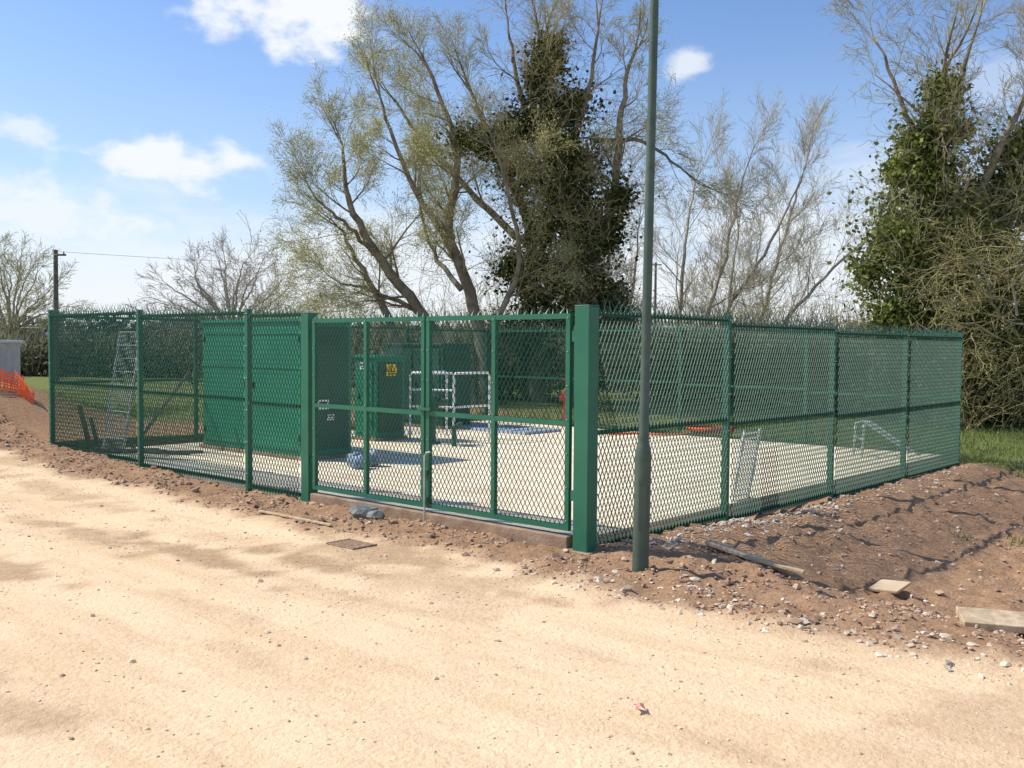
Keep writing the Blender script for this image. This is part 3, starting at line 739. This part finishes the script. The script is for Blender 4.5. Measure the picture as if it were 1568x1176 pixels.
# left round bare tree: domed crown
def dome_tree(ox,oy,hb,rx,rz,nst,rmin,L1,name,mats,buds=0,seedj=1.0):
    S=[];T=[]
    PL=dict(seg=[3,3,3],kids=[1.9,1.7,0],rat=[.66,.66,.5],wan=[.10,.13,.15],up=[0,-.01,-.02],ang=(18,46),rmin=rmin)
    ln=[([(ox,oy,-.1),(ox,oy,.8),(ox-.05,oy,hb)],.34,.22)]
    for k in range(nst):
        u=(k+.5)/nst; ph=k*2.39996
        pol=math.radians(92)*math.sqrt(u)
        dx=math.sin(pol)*math.cos(ph);dy=math.sin(pol)*math.sin(ph);dz=math.cos(pol)
        e=.80+.12*R()
        ex_,ey_,ez_=ox+rx*dx*e,oy+rx*dy*e,hb+rz*max(dz,.02)*e+.5
        ln.append(([(ox,oy,hb-.5+.5*R()),(ox+rx*dx*.3,oy+rx*dy*.3,hb+rz*dz*.34+.5),(ox+rx*dx*.62+G(0,.2),oy+rx*dy*.6,hb+rz*dz*.62+.5),(ex_,ey_,ez_)],.10,.03))
    stems(S,T,ln[1:],PL,2,L1,start=.3,dens=1.5,ang=(20,50))
    S+= [(*ln[0][0][0],*ln[0][0][1],.34,.28),(*ln[0][0][1],*ln[0][0][2],.28,.2)]
    TB=np.array(T)
    return tree_mesh(name,S,mats,(lambda mb:leaves_mesh(mb,TB,.09,2)) if buds else None),len(S)
r_=dome_tree(-18.2,60,2.2,5.0,5.6,34,.009,1.7,'bare_maple_tree',[M_barkl,dmat('grey_twigs',(.34,.30,.26),(.48,.43,.37))]); print('maple',r_[1])
dome_tree(-39,72,2.6,4.6,6.3,28,.011,2.0,'budding_ash_tree',[M_barkl,M_twig,M_bud],1)
S=[];T=[]
for k in range(60):
    x=random.uniform(-10,13); y=random.uniform(31,36)
    grow(S,T,Vector((x,y,0)),Vector((G(0,.2),0,1)).normalized(),random.uniform(2.5,4.8),.03,0,2,dict(PS,up=[.06,.05,.02],kids=[1.7,1.5,0],wan=[.1,.15,.2]))
TS2=np.array(T)
tree_mesh('scrub_saplings',S,[M_bark,M_twig,M_bud],lambda mb:leaves_mesh(mb,TS2,.06,2))

def hedge(name,segs,n,leaf,mat_,twigs=0):
    mb=MB(); out=[]
    for _ in range(n):
        (x0,y0,x1,y1,w,h)=random.choice(segs); f=R(); x=x0+(x1-x0)*f;y=y0+(y1-y0)*f
        hh=h*(.72+.38*fbm(x,y,.35,3,2)+.25*fbm(x,y,1.3,2,6)); z=hh*(R()**.7)
        out.append((x+G(0,w*.4),y+G(0,w*.4),z+G(0,.08)))
    leaves_mesh(mb,out,leaf,0,aspect=.8)
    if twigs:
        S=[]
        for _ in range(twigs):
            (x0,y0,x1,y1,w,h)=random.choice(segs); f=R(); x=x0+(x1-x0)*f;y=y0+(y1-y0)*f
            p=Vector((x+G(0,w*.3),y+G(0,w*.3),h*.2)); d=Vector((G(0,.3),G(0,.3),1)).normalized()
            for k in range(3):
                q=p+d*h*.36; S.append((*p,*q,.012,.008)); p=q; d=(d+rnd()*.2).normalized()
        segs_mesh(mb,S,3,1)
    return mb.build(name,[mat_,M_twig])
hedge('hedge',[(-14,42,6,40,1.6,2.9),(6,40,24,38,1.8,3.2)],38000,.2,M_hedgeo,1500)
hedge('bush',[(5,32,9,30,1.6,2.6),(-2.5,33,.8,31.5,1.4,2.6),(9,29,12,28,1.6,2.4)],20000,.15,M_hedge,500)
hedge('hedge',[(12,27,30,30,1.6,2.6),(10.5,26,16,25.5,1.0,1.7)],24000,.16,M_hedge,500)
hedge('hedge',[(-34,52,-12,50,1.6,2.2)],14000,.25,M_hedgeo,600)
segs=[(-160,150,-60,140,6,6.5),(-60,140,40,150,6,6),(40,150,160,140,6,7)]
hedge('distant_trees',segs,26000,1.1,M_far)

mb=MB()
for k in range(12):
    x=-4+k*1.8; bar(mb,(x,34.5,-.1),(x,34.5,1.25),(1,0,0),.1,.1)
    if k<11:
        for z in(.45,.8,1.12): bar(mb,(x,34.42,z),(x+1.8,34.42,z+.01),(0,0,1),.09,.035)
mb.build('post_and_rail_fence',[M_woodd])
mb=MB()
tube(mb,[(-22.2,45,-.2),(-22.15,45,6.5)],[.14,.10],12); bar(mb,(-22.15,44.88,6.25),(-21.6,44.88,6.25),(0,0,1),.09,.09)
for x in(-22.15,-21.7): tube(mb,[(x,44.88,6.3),(x,44.88,6.42)],[.035,.025],8)
pts=[]
for k in range(25):
    f=k/24; pts.append((-22.15+(34)*f,44.9+33*f,6.42+2.6*f-4*.6*f*(1-f)))
tube(mb,pts,[.008]*25,5,1,False)
mb.build('utility_pole',[M_woodd,M_black],smooth=True)
mb=MB(); tube(mb,[(12,78,-.2),(12,78,9.1)],[.14,.1],12); bar(mb,(11.7,77.9,8.9),(12.5,77.9,8.9),(0,0,1),.09,.09); mb.build('utility_pole',[M_woodd],smooth=True)
mb=MB()
cx=[(-12.2,18.6),(-11.3,18.5),(-10.5,18.2),(-9.9,18.4),(-9.4,18.1)]
nrow=8
for i in range(len(cx)-1):
    (xa,ya),(xb,yb)=cx[i],cx[i+1]
    za=gz(xa,ya);zb_=gz(xb,yb)
    ha=.55-.34*(i/4)+.16*R();hb=.55-.34*((i+1)/4)
    for r in range(nrow+1):
        f=r/nrow; bar(mb,(xa,ya,za+ha*f+.02),(xb,yb+.1*R(),zb_+hb*f+.02+.03*G(0,1)),(0,0,1),.02,.006)
    for c in range(14):
        f=c/14; x=xa+(xb-xa)*f;y=ya+(yb-ya)*f; z=za+(zb_-za)*f;h=ha+(hb-ha)*f
        bar(mb,(x,y+.008,z),(x+.05*G(0,1),y+.05*G(0,1),z+h),(1,0,0),.02,.006)
mb.build('orange_barrier_netting',[M_orange])
mb=MB()
ox_=-19.3
box(mb,(ox_,32,1.05),(1.7,0,0),(0,1.1,0),(0,0,.95),0); box(mb,(ox_,32,2.04),(1.78,0,0),(0,1.18,0),(0,0,.05),1)
for k in range(14): box(mb,(ox_-1.6+.25*k,30.88,1.0),(.04,0,0),(0,.02,0),(0,0,.85),0)
box(mb,(ox_+1.1,30.87,1.0),(.35,0,0),(0,.03,0),(0,0,.8),1)
mb.build('site_cabin',[mat('cabin_paint',(.55,.46,.47),.6,(.65,.58,.58),3),M_white],bevel=.02)

# ---------------------------------------------------------------- sky + sun
sd_=Vector((-.97,.20,0)).normalized(); el=math.radians(48)
sv=Vector((sd_.x*math.cos(el),sd_.y*math.cos(el),math.sin(el)))
sun=bpy.data.lights.new('sun','SUN'); sun.energy=5.0; sun.angle=math.radians(.5); sun.color=(1,.94,.84)
so=bpy.data.objects.new('sun',sun); so.rotation_euler=sv.to_track_quat('Z','Y').to_euler(); scene.collection.objects.link(so); so.location=(0,0,50)
w=bpy.data.worlds.new('World'); scene.world=w; w.use_nodes=True; nt=w.node_tree; N=nt.nodes; L=nt.links
bg=N['Background']; bg.inputs['Strength'].default_value=.15
sky=N.new('ShaderNodeTexSky'); sky.sky_type='NISHITA'; sky.sun_disc=False; sky.sun_elevation=el; sky.sun_rotation=math.atan2(sd_.x,sd_.y)%(2*math.pi)
sky.air_density=1.0; sky.dust_density=.6; sky.ozone_density=2.5
tc=N.new('ShaderNodeTexCoord')
def mt(op,a,b=None,c=None,clamp=False):
    n=N.new('ShaderNodeMath'); n.operation=op; n.use_clamp=clamp
    for i,v in enumerate((a,b,c)):
        if v is None: continue
        if isinstance(v,(int,float)): n.inputs[i].default_value=v
        else: L.new(v,n.inputs[i])
    return n.outputs[0]
vn=N.new('ShaderNodeVectorMath'); vn.operation='NORMALIZE'; L.new(tc.outputs['Generated'],vn.inputs[0])
sx=N.new('ShaderNodeSeparateXYZ'); L.new(vn.outputs[0],sx.inputs[0])
az=mt('ARCTAN2',sx.outputs[0],sx.outputs[1]); ele=mt('ARCSINE',sx.outputs[2])
def wn(scale,det,zs=1.0,rough=.55):
    m=N.new('ShaderNodeMapping'); m.inputs['Scale'].default_value=(1,1,zs); L.new(vn.outputs[0],m.inputs[0])
    n=N.new('ShaderNodeTexNoise'); n.inputs['Scale'].default_value=scale; n.inputs['Detail'].default_value=det; n.inputs['Roughness'].default_value=rough
    L.new(m.outputs[0],n.inputs['Vector']); return n.outputs['Fac']
n1=wn(22,5,1.6); n2=wn(5,5,3.2)
def smooth(x,a,b_):
    n=N.new('ShaderNodeMapRange'); n.interpolation_type='SMOOTHSTEP'; n.inputs['From Min'].default_value=a; n.inputs['From Max'].default_value=b_; L.new(x,n.inputs['Value']); return n.outputs[0]
tot=None
for (ca_,ce_,ra,re,st) in ((-.235,.335,.088,.040,1),(-.28,.36,.055,.035,1),(-.355,.180,.080,.024,.95),(.183,.288,.028,.020,.75),(-.485,.202,.035,.013,.65),(-.548,.212,.034,.025,.95),(-.50,.12,.14,.03,.8),(-.13,.37,.03,.012,.35),(.48,.25,.08,.03,.3),(1.2,.3,.2,.06,.9),(-1.3,.35,.2,.06,.9),(2.6,.4,.3,.08,.9)):
    dx=mt('DIVIDE',mt('SUBTRACT',az,ca_),ra); dy=mt('DIVIDE',mt('SUBTRACT',ele,ce_),re)
    d=mt('SQRT',mt('ADD',mt('MULTIPLY',dx,dx),mt('MULTIPLY',dy,dy)))
    d=mt('ADD',d,mt('MULTIPLY',mt('SUBTRACT',n1,.5),2.6))
    k=mt('MULTIPLY',smooth(d,1.25,.35),st)
    tot=k if tot is None else mt('MAXIMUM',tot,k)
low=mt('MULTIPLY',smooth(mt('ADD',ele,mt('MULTIPLY',mt('SUBTRACT',n2,.5),-.30)),.20,.07),.8)
tot=mt('MAXIMUM',tot,low)
haze=mt('MULTIPLY',smooth(ele,.36,.0),.62)
tint=N.new('ShaderNodeMix'); tint.data_type='RGBA'; tint.blend_type='MULTIPLY'; tint.inputs[0].default_value=1; L.new(sky.outputs[0],tint.inputs[6]); tint.inputs[7].default_value=(.92,1.02,1.18,1)
mh=N.new('ShaderNodeMix'); mh.data_type='RGBA'; L.new(haze,mh.inputs[0]); L.new(tint.outputs[2],mh.inputs[6]); mh.inputs[7].default_value=(4.3,5.2,6.3,1)
mx=N.new('ShaderNodeMix'); mx.data_type='RGBA'; L.new(tot,mx.inputs[0]); L.new(mh.outputs[2],mx.inputs[6]); mx.inputs[7].default_value=(6.3,6.5,6.7,1)
L.new(mx.outputs[2],bg.inputs['Color'])

cam=bpy.data.cameras.new('camera'); cam.lens=32.5; cam.sensor_width=36; cam.clip_end=5000
co=bpy.data.objects.new('camera',cam); scene.collection.objects.link(co)
co.matrix_world=Matrix.Translation((0,0,2.0))@Matrix.Rotation(math.radians(90-2.35),4,'X')@Matrix.Rotation(math.radians(.4),4,'Z')
scene.camera=co
print('done')
